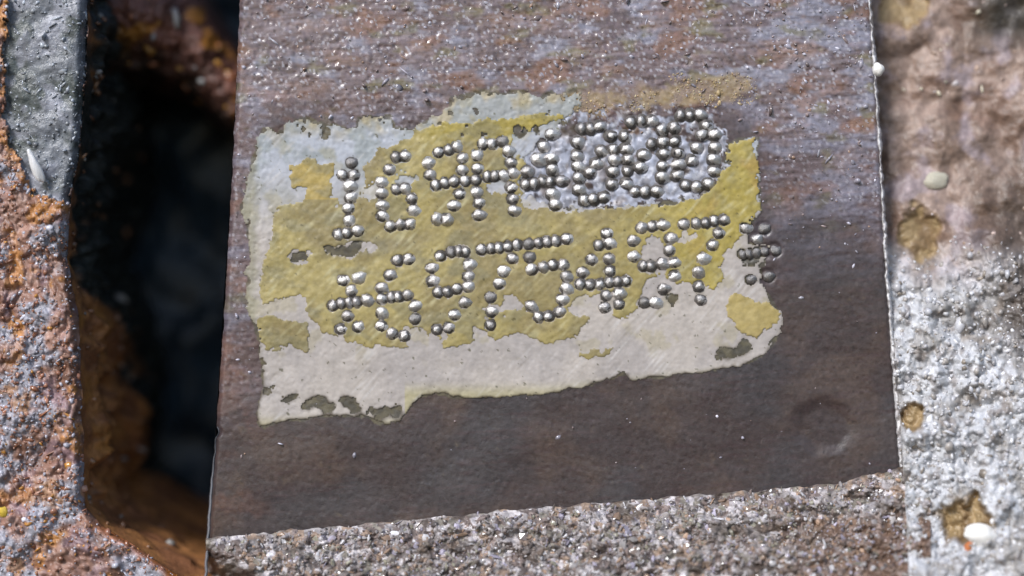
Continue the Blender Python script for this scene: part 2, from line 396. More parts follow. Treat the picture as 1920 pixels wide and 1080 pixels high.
def in_yellow(px, py):
    wx, wy = warp(px, py, 7, 81)
    m = np.zeros(px.shape, bool)
    for p in YELLOW: m |= inside(wx, wy, p)
    w2x, w2y = warp(px, py, 12, 91)
    m &= ~ell(w2x, w2y, YELLOW_HOLES)
    d = dot_dist(px, py)
    m &= d > 10.5 + 2.5 * noise(px, py, 9, 98)
    return m & in_primer(px, py)

def h_primer(px, py, e):
    return h_base(px, py) * 0.85 + 0.006 + 0.012 * e + 0.004 * noise(px, py, 50, 63) + 0.003 * noise(px, py, 8, 64)

def h_yellow(px, py, e):
    # brushed and scraped: fine diagonal drag marks
    drag = noise(px * 0.6 + py * 0.6, (px - py) * 0.25, 9, 83)
    return h_base(px, py) * 0.85 + 0.018 + 0.014 * e + 0.007 * noise(px, py, 40, 84) + 0.006 * drag

def c_primer(px, py):
    c = mix(lin(176, 168, 162), lin(166, 159, 156), sstep(-0.4, 0.4, fbm(px, py, 140, 3, 65)))
    up = 1 - sstep(280, 470, py)
    c = mix(c, mix(lin(172, 176, 186), lin(150, 156, 160), sstep(-0.3, 0.4, fbm(px, py, 50, 4, 66))), up)
    band = (1 - sstep(225, 268, py + 14 * noise(px, py, 40, 67))) * (px < 1100)
    c = mix(c, mix(lin(150, 152, 150), lin(168, 154, 118), sstep(-0.1, 0.4, fbm(px, py, 60, 3, 68))), band * 0.8)
    c = mix(c, lin(160, 150, 112), sstep(0.25, 0.6, fbm(px, py, 60, 4, 69)) * sstep(700, 640, np.abs(px - 960) * 0 + py) * 0.35)
    low = sstep(34, 0, 745 + 60 * (px < 760) - 0.10 * np.clip(px - 1040, 0, 999) - py)
    c = mix(c, lin(168, 160, 122), low * 0.8)
    c = mix(c, lin(90, 88, 70), (fbm(px, py, 13, 3, 70) > 0.85) * 0.8)
    ed = sstep(492, 470, px + 8 * noise(px, py, 20, 72))
    c = mix(c, lin(142, 138, 116), ed * 0.7)
    sc = noise((px + 0.9 * py) * 0.8, (py - px) * 0.08, 6, 115) * noise(px, py, 80, 116)
    c = mix(c, lin(196, 192, 190), np.clip(sc * 2.0 - 0.2, 0, 0.5)); c = mix(c, lin(134, 126, 116), np.clip(-sc * 1.6 - 0.2, 0, 0.4))
    c = c * (1 + 0.06 * noise(px, py, 6, 96) + 0.08 * noise(px, py, 22, 97))[..., None]
    return c, 0.5 + 0.0 * px

def c_yellow(px, py):
    c = mix(lin(158, 144, 94), lin(138, 125, 86), sstep(-0.3, 0.4, fbm(px, py, 120, 3, 85)))
    c = mix(c, lin(162, 146, 74), np.clip(sstep(1100, 1340, px) + sstep(290, 240, py) * sstep(760, 820, px), 0, 1) * 0.85)
    c = mix(c, lin(162, 138, 76), sstep(0.15, 0.5, fbm(px, py, 70, 3, 86)) * sstep(1240, 1380, px) * 0.8)
    c = mix(c, lin(168, 146, 84), (px < 640) * (py < 375) * 0.8)
    sc = noise((px + py) * 0.7, (px - py) * 0.12, 8, 92) * noise(px, py, 60, 93)
    c = mix(c, lin(188, 180, 140), np.clip(sc * 2.2 - 0.12, 0, 0.6))
    dirt = sstep(-0.05, 0.5, fbm(px, py * 1.6, 70, 4, 87)) * (1 - 0.5 * sstep(900, 1100, px))
    c = mix(c, lin(128, 122, 94), dirt * 0.6)
    c = mix(c, lin(124, 116, 92), np.exp(-(((px - 690) / 70) ** 2 + ((py - 462 + 0.12 * (px - 690)) / 14) ** 2)) * 0.8)
    c = mix(c, lin(86, 80, 52), (fbm(px, py, 11, 3, 88) > 0.9) * 0.7)
    c = c * (1 + 0.12 * noise(px, py, 7, 94) + 0.12 * noise(px, py, 18, 95))[..., None]
    isl = ((px - 1412) / 70) ** 2 + ((py - 592) / 50) ** 2 < 1
    c = np.where(isl[..., None], mix(c, lin(166, 148, 98), 0.8), c)
    return c, 0.42 + 0.06 * fbm(px, py, 40, 2, 89)

layer("grey_primer", 2.0, (440, 150, 1500, 812), in_primer, h_primer, c_primer, M_PRIMER, block, lambda x, y: 0.40 + 0.55 * sstep(640, 720, y + 0.06 * (x - 960)), 16, lambda x, y: mix(lin(104, 96, 78), lin(72, 63, 52), sstep(640, 720, y + 0.06 * (x - 960))))
layer("yellow_paint", 2.0, (470, 195, 1480, 680), in_yellow, h_yellow, c_yellow, M_YELLOW, block, lambda x, y: 0.35 + 0 * x, 6, lambda x, y: mix(lin(104, 96, 70), lin(130, 122, 96), sstep(-0.3, 0.3, noise(x, y, 60, 55))))

# ------------------------------------------------------------------ the stamped dots
def dome_mesh(name, mat, seed, seg=10):
    """a blunt punched dot: steep and high at upper left, smeared out to a lower shoulder at lower right"""
    r = np.random.default_rng(seed)
    ang = np.arange(seg) * 2 * np.pi / seg
    ox, oz = -0.16 + 0.08 * r.normal(), 0.12 + 0.08 * r.normal()
    tail = r.uniform(0.05, 0.4)
    V = [(ox, -1.0, oz)]
    wob = 1 + 0.09 * r.normal(size=seg)
    for rad, hh, off in ((0.50, 0.88, 1.0), (0.86, 0.50, 0.6), (1.08, -0.12, 0.0)):
        for k in range(seg):
            c, q = math.cos(ang[k]), math.sin(ang[k])
            t = max(0, c * 0.8 - q * 0.6)
            m = rad * wob[k] * (1 + 0.05 * r.normal()) * (1 + tail * t * (1 - 0.3 * off))
            V.append((ox * off + m * c, -hh * (1 + 0.09 * r.normal()) * (1 - 0.25 * t * tail / 0.4), oz * off + m * q))
    F = [(0, 1 + k, 1 + (k + 1) % seg) for k in range(seg)]
    for t in range(2):
        o = 1 + t * seg
        F += [(o + k, o + seg + k, o + seg + (k + 1) % seg, o + (k + 1) % seg) for k in range(seg)]
    me = bpy.data.meshes.new(name)
    me.from_pydata(V, [], F)
    for p in me.polygons: p.use_smooth = True
    me.materials.append(mat); me.update()
    return me
DOME = [dome_mesh("dot", M_DOT, k) for k in range(12)]
WORN = [dome_mesh("dot", M_DOTWORN, 40 + k) for k in range(12)]
DULL = [dome_mesh("dot", M_DOTDULL, 20 + k) for k in range(4)]
WORDS = {"asterisk": "asterisk"}
ri = np.random.default_rng(11)
DULLSET = [(660.8,327), (1010+855/4 if False else 1395, 430), (877,493), (1178,455)]
for ci, (ch, row, ps) in enumerate(CHARS):
    nm = "stamped_asterisk" if ch == "asterisk" else ("stamped_digit" if ch.isdigit() else "stamped_letter")
    faded = ci == 16
    V = []; F = []; seg = 10
    for (x, y) in ps:                                # the dirt collar pushed up round each punched dot
        b0 = len(V)
        hb = float(h_base(np.array(x), np.array(y))) * 0.6
        for rad, hh in ((13.2 if not faded else 6.5, -0.015), (10.4 if not faded else 5.5, 0.035 if not faded else 0.012), (6.8 if not faded else 4.0, 0.06 if not faded else 0.02)):
            for k in range(seg):
                a = 2 * math.pi * k / seg; q = rad * (1 + 0.08 * ri.normal())
                V.append(place(np.array(x + q * math.cos(a)), np.array(y + q * math.sin(a)), np.array(-hb - hh)))
        for t in range(2):
            o = b0 + t * seg
            F += [(o + k, o + seg + k, o + seg + (k + 1) % seg, o + (k + 1) % seg) for k in range(seg)]
    F = [f[::-1] for f in F]
    cobj = mesh(nm, V, F, M_RIM, block, label=("worn " if faded else "") + ("asterisk" if ch == "asterisk" else "character " + ch) + " made of raised steel dots, " + row)
    for j, (x, y) in enumerate(ps):
        dull = faded and j not in (0, 1) or ri.random() < (0.02 if row == 'upper row' else 0.05)
        # the lower row's horizontal strokes are more rubbed than the rest
        me = DULL[ri.integers(4)] if dull else (WORN if ri.random() < (0.2 if row == 'upper row' else 0.55) else DOME)[ri.integers(12)]
        o = bpy.data.objects.new("dot", me); COL.objects.link(o); o.parent = cobj
        hb = float(h_base(np.array(x), np.array(y))) * 0.6
        o.location = place(np.array(x), np.array(y), np.array(-hb - 0.0))
        s = (0.097 if ch == '0' else 0.103) * (1 + 0.07 * ri.normal()) * (0.85 if faded else 1)
        hx = min([abs(q[0] - x) for _, _, p2 in CHARS for q in p2 if 6 < abs(q[0] - x) < 30 and abs(q[1] - y) < 9] or [30])
        hz = min([abs(q[1] - y) for _, _, p2 in CHARS for q in p2 if 6 < abs(q[1] - y) < 30 and abs(q[0] - x) < 9] or [30])
        sx = min(s, max(0.066, 0.0056 * hx)); sz_ = min(s, max(0.072, 0.0056 * hz))
        o.scale = (sx, min(s, 1.15 * max(sx, sz_)) * (ri.uniform(0.85, 1.05) if row == 'upper row' else ri.uniform(0.72, 1.0)), sz_)
        if not any(4 < q[0] - x < 24 and abs(q[1] - y) < 10 for q in DOTS):     # smeared out on the free right-hand side
            o.scale.x *= ri.uniform(1.12, 1.34); o.location.x += 0.022
        o.rotation_euler = (0.08 * ri.normal(), ri.uniform(-0.2, 0.2), 0.08 * ri.normal())

# ------------------------------------------------------------------ grit: thousands of little grains as one mesh
t_ = (1 + 5 ** 0.5) / 2
ICO_V = np.array([(-1,t_,0),(1,t_,0),(-1,-t_,0),(1,-t_,0),(0,-1,t_),(0,1,t_),(0,-1,-t_),(0,1,-t_),(t_,0,-1),(t_,0,1),(-t_,0,-1),(-t_,0,1)]) / math.hypot(1, t_)
ICO_F = np.array([(0,11,5),(0,5,1),(0,1,7),(0,7,10),(0,10,11),(1,5,9),(5,11,4),(11,10,2),(10,7,6),(7,1,8),(3,9,4),(3,4,2),(3,2,6),(3,6,8),(3,8,9),(4,9,5),(2,4,11),(6,2,10),(8,6,7),(9,8,1)])
def grit(name, pos, size, col, parent, rough=0.28, seed=0, smooth=True, stretch=0.35, mat=None):
    r = np.random.default_rng(seed); n = len(pos)
    V = np.repeat(ICO_V[None], n, 0) * (1 + 0.16 * r.normal(size=(n, 12, 1)))
    V = V * np.exp(stretch * r.normal(size=(n, 1, 3)))
    a = r.uniform(0, 2 * np.pi, n); ca, sa = np.cos(a), np.sin(a)
    x = V[..., 0] * ca[:, None] - V[..., 2] * sa[:, None]; z = V[..., 0] * sa[:, None] + V[..., 2] * ca[:, None]
    V = np.stack([x, V[..., 1], z], -1) * np.asarray(size)[:, None, None] + pos[:, None, :]
    F = (ICO_F[None] + 12 * np.arange(n)[:, None, None]).reshape(-1, 3)
    c = np.repeat(rgba(col, rough)[:, None], 12, 1)
    return mesh(name, V, F, mat or M_GRAIN, parent, c.reshape(-1, 4), smooth=smooth, kind="stuff")

def palette(n, cols, w, r, var=0.22):
    i = r.choice(len(cols), n, p=np.array(w) / sum(w))
    c = np.array([lin(*k) for k in cols])[i]
    return c * np.exp(var * r.normal(size=(n, 1)))

# specks of scale on the bare face
r = np.random.default_rng(41)
x = r.uniform(440, 1690, 14000); y = r.uniform(-20, 880, 14000)
m = light_mask(x, y)
clus = 0.5 + 0.9 * fbm(x, y, 70, 3, 43)
k = (r.random(14000) < m * clus * 0.50 * (0.6 + 0.9 * sstep(1250, 1500, x))) & (x > xl(y) + 8) & (x < xr(y) - 6)
k &= ~in_primer(x, y) & (dot_dist(x, y) > 16)
k |= (r.random(14000) < 0.012) & (x > xl(y) + 8) & (x < xr(y) - 6) & (y < yb(x) - 20) & ~in_primer(x, y)
x, y = x[k], y[k]
sz = 0.019 * np.exp(0.45 * r.normal(size=len(x)))
grit("scale_specks", place(x, y, -h_base(x, y) + sz * 0.35), sz, palette(len(x), [(150,146,158),(178,176,188),(126,112,112),(150,124,108)], [4, 2, 3, 1], r), block, 0.16, 42, stretch=0.5)

# beige crust on the ragged upper margin of the paint
r = np.random.default_rng(45)
x = r.uniform(1040, 1420, 2600); y = r.uniform(130, 225, 2600)
k = (fbm(x, y, 60, 3, 46) + 0.5 * np.exp(-((x - 1360) / 60) ** 2 - ((y - 160) / 22) ** 2) > 0.02) & (dot_dist(x, y) > 15) & (y < 215 - 0.05 * (x - 1040) + 8 * noise(x, y, 30, 47)) & (y > 150 - 0.02 * (x - 1040) + 14 * noise(x, y, 50, 48))
x, y = x[k], y[k]; sz = 0.013 * np.exp(0.4 * r.normal(size=len(x)))
grit("crust", place(x, y, -h_base(x, y) + sz * 0.5), sz, palette(len(x), [(170,148,108),(156,130,100),(140,122,112),(172,160,130)], [4, 3, 3, 2], r), block, 0.5, 49)

# ------------------------------------------------------------------ granular ledge under the face, sloping out and down
nr, nc = 190, 640
T, Uq = np.meshgrid(np.linspace(0, 1, nr), np.linspace(0, 1, nc), indexing='ij')
px = 386 + Uq * (1745 - 386)
top = yb(px) + 2 + 5 * fbm(px, 0 * px, 40, 3, 101)
py = top - 6 + T * 330
def ledge_depth(px, py):
    t = np.clip((py - yb(px)) / 100, -0.2, 4)
    wv = 6 * noise(px, py, 22, 108)
    c, v = cells(px + wv, (py + wv) * 1.1, 15, 103)
    c2, v2 = cells(px, py * 1.25, 8, 105)
    lump = 0.16 * fbm(px, py * 1.6, 85, 3, 102) + 0.13 * np.clip(0.75 - c, 0, 1) * (0.4 + v) + 0.06 * np.clip(0.7 - c2, 0, 1) + 0.05 * fbm(px, py * 1.3, 12, 3, 109)
    notch = 1.6 * sstep(0, 70, (py - 1032) - 0.62 * (px - 420)) * (px < 520)
    return -0.05 - 0.62 * np.clip(t, 0, 4) ** 0.9 - lump * sstep(-0.05, 0.12, t) + notch
dep = ledge_depth(px, py)
cv, vv = cells(px, py * 1.25, 15, 103)
pal = np.array([lin(*k) for k in [(152,144,142),(134,120,116),(166,160,162),(104,94,92),(150,130,116),(126,120,112),(180,174,176)]])
cc = pal[(vv * 6.99).astype(int)]
cc = mix(cc, lin(88, 78, 72), sstep(0.1, 0.6, fbm(px, py * 1.6, 60, 4, 107)) * 0.75)
cc = mix(cc, lin(112, 86, 70), sstep(1380, 1600, px + 40 * noise(px, py, 50, 110)) * sstep(950, 985, py) * 0.75)
cc = cc * (0.86 + 0.30 * noise(px, py, 7, 113) + 0.2 * noise(px, py, 16, 114))[..., None]
cc = cc * (0.88 + 0.4 * vv)[..., None]
mesh("cast_ledge", place(px, py, dep), grid_faces(nr, nc), M_CAST, block, rgba(cc, 0.36))
r = np.random.default_rng(111); n = 8000
x = r.uniform(402, 1715, n); y = yb(x) + r.uniform(0, 1, n) ** 0.9 * 180 - 2
k = (y - 1020 < 0.62 * (x - 405)) & (fbm(x, y * 1.6, 60, 4, 107) < 0.25 + 0.5 * r.random(n))
x, y = x[k], y[k]; sz = np.minimum(0.024 * np.exp(0.45 * r.normal(size=len(x))), 0.042)
grit("ledge_grit", place(x, y, ledge_depth(x, y) + sz * 0.35), sz, palette(len(x), [(156,150,150),(134,120,116),(192,190,194),(92,84,82),(150,126,108),(140,136,122),(156,150,166)], [5, 4, 2, 3, 2, 1, 2], r), block, 0.2, 112, smooth=False, stretch=0.5)

# pale burr along the right-hand edge of the face
yy, tt = np.meshgrid(np.arange(-80, 912, 2.0), np.linspace(0, 1, 9), indexing='ij')
wid = 4.5 + 4.0 * fbm(0 * tt, yy, 40, 4, 123) + 3 * sstep(300, 800, yy)
bx = xr(yy) - 2 + 1.8 * fbm(0 * tt, yy, 16, 3, 124) + (tt - 0.4) * wid * 1.6
bd = 0.10 - 0.20 * np.sin(np.pi * tt) * (0.55 + 0.3 * fbm(bx, yy, 14, 3, 125)) + 0.5 * (tt > 0.95)
bc = mix(lin(178, 174, 176), lin(206, 204, 206), sstep(-0.3, 0.4, fbm(bx, yy, 20, 3, 126)))
mesh("edge_burr", place(bx, yy, bd), grid_faces(*yy.shape), M_GRAIN, block, rgba(bc, 0.38))
# thin bright arris at the lower left corner of the face
ys = np.linspace(800, 1120, 60)
P = []
for yy in ys:
    e = xl(yy)
    w_ = 0.9 * float(sstep(800, 960, yy)) * (1 + 0.3 * float(noise(0.0, yy, 14, 9)))
    for dx, dd in ((-4 * w_, 0.5), (-3.5 * w_, 0.13), (-1 * w_, 0.07), (2, 0.12)):
        P.append(place(np.array(e + dx + 0.8 * noise(yy, 0, 20, 5)), np.array(yy), np.array(dd)))
mesh("worn_edge", P, grid_faces(60, 4), M_PAD, block, rgba(np.tile(lin(120, 122, 130), (240, 1)), 0.3))

# ------------------------------------------------------------------ casting to the right: recessed and brown above, coming forward, pale and granular below
side = thing("side_casting", "pale granular rough casting beside the right edge of the stamped face", "casting")
def side_depth(px, py, detail=True):
    b = ramp([(-300, 1.5), (0, 1.3), (300, 1.0), (450, 0.65), (600, 0.2), (800, -0.35), (1000, -0.9), (1300, -2.0)], py + 0.12 * (px - 1700))
    if detail:
        wv = 7 * noise(px, py, 26, 138)
        c, v = cells(px + wv, py - wv, 19, 133); c2, v2 = cells(px, py + wv, 10, 135)
        gr = sstep(420, 560, py + 40 * noise(px, py, 90, 132))
        b = b - 0.22 * fbm(px, py, 120, 3, 131) - (0.03 + 0.09 * gr) * fbm(px, py, 46, 5, 139, 0.55) - (0.03 + 0.08 * gr) * np.clip(0.8 - c * c * 1.3, 0, 1) * (0.2 + v) - 0.055 * gr * np.clip(0.7 - c2 * c2 * 1.4, 0, 1) * (0.4 + v2)
        for (cx, cy), (rx, ry), dd in PITS:
            q = np.sqrt(((px - cx) / rx) ** 2 + ((py - cy) / ry) ** 2) + 0.34 * fbm(px, py, 44, 3, 137)
            b = b + dd * (1 - sstep(0.72, 1.08, q))
    return b
PITS = [((1810, 975), (52, 48), 0.30), ((1712, 782), (20, 30), 0.16), ((1722, 440), (40, 52), 0.12), ((1698, 12), (52, 40), 0.12)]
nr, nc = 640, 210
Y_, X_ = np.meshgrid(np.linspace(-280, 1330, nr), np.linspace(0, 1, nc), indexing='ij')
px = xr(Y_) - 26 + X_ * 420; py = Y_
dep = side_depth(px, py)
dep = np.where(px < xr(py) + 4, np.maximum(dep, 0.16), dep)
grm = sstep(430, 560, py + 40 * noise(px, py, 90, 132) - 0.1 * (px - 1700))
cu = mix(lin(156, 135, 124), lin(128, 108, 96), sstep(-0.3, 0.5, fbm(px, py, 110, 4, 141)))
cu = mix(cu, lin(112, 86, 72), sstep(0.1, 0.5, fbm(px, py, 130, 3, 156)) * 0.6)
cu = mix(cu, lin(164, 150, 156), sstep(0.1, 0.6, fbm(px, py, 80, 4, 142)) * 0.7)
cu = mix(cu, lin(84, 72, 64), sstep(1770, 1920, px + 50 * noise(px, py, 120, 143)) * sstep(180, 420, py) * 0.85)  # shadow at the far upper right painted in as a darker brown
cu = mix(cu, lin(58, 56, 50), sstep(1770, 1880, px) * (1 - sstep(40, 120, py)) * 0.9)  # same painted shadow, deeper in the top right corner
cl = mix(lin(192, 193, 198), lin(158, 155, 154), sstep(-0.2, 0.5, fbm(px, py, 90, 4, 144)))
cl = mix(cl, lin(140, 126, 112), sstep(0.25, 0.7, fbm(px, py, 60, 4, 145)) * 0.6 * (1 - sstep(700, 900, py)))
cc = mix(cu, cl, grm)
cc = mix(cc, lin(116, 104, 98), grm * sstep(0.2, 0.6, fbm(px, py, 26, 4, 148)) * 0.6)
cc = cc * (1 + 0.22 * noise(px, py, 9, 149) + 0.15 * noise(px, py, 22, 150))[..., None]
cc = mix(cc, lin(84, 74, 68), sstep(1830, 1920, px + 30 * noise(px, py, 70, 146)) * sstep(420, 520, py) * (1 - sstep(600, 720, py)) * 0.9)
for (cx, cy), (rx, ry), dd in PITS:
    q = np.sqrt(((px - cx) / rx) ** 2 + ((py - cy) / ry) ** 2) + 0.34 * fbm(px, py, 44, 3, 137)
    cc = mix(cc, mix(lin(156, 134, 100), lin(128, 106, 78), sstep(-0.3, 0.4, fbm(px, py, 40, 3, 147))), 1 - sstep(0.75, 1.15, q))
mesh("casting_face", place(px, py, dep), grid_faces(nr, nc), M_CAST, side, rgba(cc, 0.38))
r = np.random.default_rng(151); n = 3200
y = r.uniform(380, 1160, n); x = r.uniform(0, 1, n) * 330 + xr(y) - 2
k = (r.random(n) < sstep(400, 600, y + 60 * noise(x, y, 90, 132)))
for (cx, cy), (rx, ry), dd in PITS: k &= ((x - cx) / rx) ** 2 + ((y - cy) / ry) ** 2 > 0.9
x, y = x[k], y[k]; sz = 0.026 * np.exp(0.45 * r.normal(size=len(x)))
grit("casting_grit", place(x, y, side_depth(x, y) + sz * 0.4), sz, palette(len(x), [(190,190,196),(174,172,176),(156,150,146),(214,214,218),(138,128,118)], [5, 4, 3, 2, 1], r, 0.10), side, 0.3, 152)
r = np.random.default_rng(153); n = 90
y = r.uniform(-20, 470, n); x = r.uniform(0, 1, n) * 290 + xr(y) + 8
k = fbm(x, y, 90, 3, 154) > -0.05
for (cx, cy), (rx, ry), dd in PITS: k &= ((x - cx) / rx) ** 2 + ((y - cy) / ry) ** 2 > 0.9
x, y = x[k], y[k]; sz = np.minimum(0.036 * np.exp(0.5 * r.normal(size=len(x))), 0.08)
grit("dust_grains", place(x, y, side_depth(x, y) + sz * 0.5), sz, palette(len(x), [(176,156,148),(190,182,184),(150,128,114),(204,196,176)], [4, 2, 3, 1], r, 0.12), side, 0.4, 155)

# ------------------------------------------------------------------ crumbs lying on the castings
def crumb(name, label, cat, px, py, d, size, scale, mat, seed, rot=0.0, tint=None):
    r = np.random.default_rng(seed)
    import bmesh
    me = bpy.data.meshes.new(name); bm = bmesh.new()
    bmesh.ops.create_icosphere(bm, subdivisions=3, radius=1.0)
    for v in bm.verts:
        p = v.co.copy()
        k = 1 + 0.22 * float(noise(p.x * 10 + 50 + p.y * 4, p.z * 10 + seed * 3, 9, seed)) + 0.1 * float(noise(p.x * 10, p.z * 10 + p.y * 8, 4, seed + 1))
        v.co = p * k
    bm.to_mesh(me); bm.free()
    for p in me.polygons: p.use_smooth = True
    me.materials.append(mat)
    o = bpy.data.objects.new(name, me); COL.objects.link(o)
    o.location = place(np.array(float(px)), np.array(float(py)), np.array(float(d)))
    o.scale = (size * scale[0], size * scale[1], size * scale[2]); o.rotation_euler = (0.2, rot, 0.1)
    o['label'] = label; o['category'] = cat
    return o
M_ORANGE = material("orange_crumb", base=(0.50, 0.16, 0.05), rough=0.4, nscale=5, namt=0.25)
sd = lambda x, y: float(side_depth(np.array(float(x)), np.array(float(y))))
crumb("white_chip", "bright white chip wedged in the round brown pit at lower right", "chip", 1838, 1004, sd(1870, 1004) + 0.05, 0.25, (1.25, 0.8, 0.85), M_CHIP, 3, 0.15)
crumb("orange_chip", "small orange flake under the white chip in the brown pit", "chip", 1816, 1028, sd(1870, 1030) + 0.1, 0.13, (0.6, 0.6, 1.2), M_ORANGE, 4, 0.3)
crumb("pale_crumb", "round white grain stuck on the upper right edge of the stamped face", "grain", 1646, 130, 0.0, 0.12, (1.0, 0.8, 1.05), M_CHIP, 5)
crumb("pale_lump", "creamy lump on the brown upper part of the right-hand casting", "grain", 1754, 340, sd(1754, 340) + 0.04, 0.19, (1.35, 0.7, 0.95), material("creamy_mineral", base=(0.52, 0.49, 0.40), rough=0.45, nscale=4, namt=0.15), 6, -0.2)

# ------------------------------------------------------------------ rusty casting on the left
rusty = thing("rusty_casting", "rust covered iron casting with a bare grey patch along the left margin", "casting")
def xe(py): return ramp([(-1300, 175), (-300, 170), (0, 166), (150, 161), (300, 148), (375, 132), (480, 126), (600, 148), (800, 155), (950, 160), (985, 190), (1030, 262), (1080, 335), (1140, 415), (1300, 560)], py)
PATCH = [(14,-300),(12,40),(6,130),(10,230),(34,310),(52,330),(62,372),(74,366),(100,372),(130,380),(150,300),(172,0),(176,-300)]
def in_patch(px, py):
    wx, wy = warp(px, py, 9, 161)
    return inside(wx, wy, PATCH)
def left_depth(px, py):
    wv = 7 * noise(px, py, 24, 168)
    c, v = cells(px + wv, py - wv, 17, 163); c2, v2 = cells(px, py + wv, 9, 165)
    p = in_patch(px, py)
    b = -0.25 + 0.0 * px
    lump = 0.16 * fbm(px, py, 90, 4, 162) + 0.10 * np.clip(0.8 - c * c * 1.3, 0, 1) * (0.1 + v) + 0.05 * np.clip(0.7 - c2 * c2 * 1.4, 0, 1)
    b = b - np.where(p, -0.10 + 0.04 * fbm(px, py, 50, 3, 166), lump)
    e = xe(py) - px
    b = b + 0.35 * np.clip(1 - e / 22, 0, 1) ** 2
    return b
nr, nc = 560, 150
Y_, X_ = np.meshgrid(np.linspace(-260, 1240, nr), np.linspace(0, 1, nc), indexing='ij')
px = -90 + X_ * (xe(Y_) + 3 * fbm(X_ * 0, Y_, 40, 3, 167) + 90); py = Y_
dep = left_depth(px, py)
rc = mix(lin(148, 114, 102), lin(124, 92, 78), sstep(-0.3, 0.4, fbm(px, py, 80, 4, 171)))
rc = mix(rc, lin(168, 136, 124), sstep(0.0, 0.5, fbm(px, py, 55, 4, 172)) * 0.8)
rc = mix(rc, lin(134, 112, 122), sstep(0.1, 0.6, fbm(px, py, 70, 4, 178)) * 0.7)
rc = mix(rc, lin(150, 152, 164), sstep(0.0, 0.45, fbm(px, py, 100, 4, 173) + 0.45 * sstep(560, 900, py) * sstep(130, 30, px)) * 0.9)
rc = mix(rc, lin(182, 122, 42), 0.65 * sstep(0.25, 0.6, fbm(px, py, 60, 4, 174) + 0.6 * sstep(50, 8, np.abs(px - 22 - np.clip(py - 200, 0, 200) * 0.28)) * (py < 420)) * 0.9)
rc = mix(rc, lin(182, 104, 40), sstep(38, 0, xe(py) - px) * sstep(960, 1000, py) * 0.8)
pm = in_patch(px, py)
gc = mix(lin(112, 116, 124), lin(78, 84, 84), sstep(-0.3, 0.4, fbm(px, py, 70, 4, 175)))
gc = mix(gc, lin(146, 148, 160), sstep(0.1, 0.5, fbm(px, py, 60, 3, 176) + 0.25 * sstep(160, 40, py)) * 0.7)
cc = np.where(pm[..., None], gc, rc) * (1 + 0.22 * noise(px, py, 8, 177) + 0.18 * noise(px, py, 18, 179))[..., None]
mesh("rusted_face", place(px, py, dep), grid_faces(nr, nc), M_RUST, rusty, rgba(cc, np.where(pm, 0.30, 0.37)))

# its flank, running back into the dark recess: thick rust that thins out to black iron
nr, nc = 420, 150
Y_, T = np.meshgrid(np.linspace(-260, 1240, nr), np.linspace(0, 1, nc), indexing='ij')
d = 0.1 + T * 7.2
e0 = xe(Y_) + 3 * fbm(0 * T, Y_, 40, 3, 167)
P0 = place(e0, Y_, 0 * Y_ + 0.08)
zz = P0[..., 2]; yy = d
yy0 = 540 - zz * 100
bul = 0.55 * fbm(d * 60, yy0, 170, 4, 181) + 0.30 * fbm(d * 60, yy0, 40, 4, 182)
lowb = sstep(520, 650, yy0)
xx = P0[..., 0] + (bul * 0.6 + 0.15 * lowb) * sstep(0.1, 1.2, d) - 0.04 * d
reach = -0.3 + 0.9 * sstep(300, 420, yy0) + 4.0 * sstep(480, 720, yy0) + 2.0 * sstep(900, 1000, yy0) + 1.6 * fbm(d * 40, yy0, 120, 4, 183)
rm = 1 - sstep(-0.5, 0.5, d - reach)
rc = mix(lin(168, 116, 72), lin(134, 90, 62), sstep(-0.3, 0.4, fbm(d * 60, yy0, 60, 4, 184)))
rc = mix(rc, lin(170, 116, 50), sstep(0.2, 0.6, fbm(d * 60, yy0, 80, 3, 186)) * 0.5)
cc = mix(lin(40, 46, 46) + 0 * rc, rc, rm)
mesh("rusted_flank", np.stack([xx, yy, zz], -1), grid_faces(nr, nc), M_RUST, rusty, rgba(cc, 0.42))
# plain rest of the casting beyond the frame
P = [(-9.6, -0.2, 7.9), (-9.6, -0.2, -7.1), (-16, 0.2, -7.1), (-16, 0.2, 14), (-7.9, -0.1, 14), (-7.9, -0.1, 7.9)]
V = P + [(a, 10.5, c) for a, b, c in P]
F = [(i, (i + 1) % 6, (i + 1) % 6 + 6, i + 6) for i in range(6)]
mesh("casting_body", V, F, M_RUST, rusty, np.tile([0.14, 0.07, 0.04, 0.6], (12, 1)), smooth=False)
me = bpy.data.meshes.new("casting_shoulder"); me.from_pydata([P[0], P[1], P[2], P[3], P[4], P[5]], [], [(0, 1, 2), (0, 2, 3), (0, 3, 5), (5, 3, 4)]); me.materials.append(M_DARK)
so = bpy.data.objects.new("casting_shoulder", me); COL.objects.link(so); so.parent = rusty

r = np.random.default_rng(191); n = 9000
y = r.uniform(-30, 1110, n); x = r.uniform(-40, 1, n); x = -40 + r.random(n) * (xe(y) + 38)
pk = in_patch(x, y)
k = np.where(pk, r.random(n) < 0.22, r.random(n) < 0.30 + 0.55 * sstep(-0.2, 0.4, fbm(x, y, 100, 4, 173) + 0.3 * sstep(600, 900, y)))
x, y, pk = x[k], y[k], pk[k]; sz = np.minimum(0.020 * np.exp(0.5 * r.normal(size=len(x))), 0.04)
pc = palette(len(x), [(160,158,170),(178,178,190),(150,104,84),(170,132,116),(130,84,60),(176,124,60)], [4, 3, 4, 3, 2, 1], r, 0.15)
pc = np.where(pk[:, None], palette(len(x), [(160,166,176),(128,132,138)], [2, 2], r), pc)
grit("rust_grit", place(x, y, left_depth(x, y) + sz * 0.25), sz, pc, rusty, 0.18, 192, stretch=0.5)
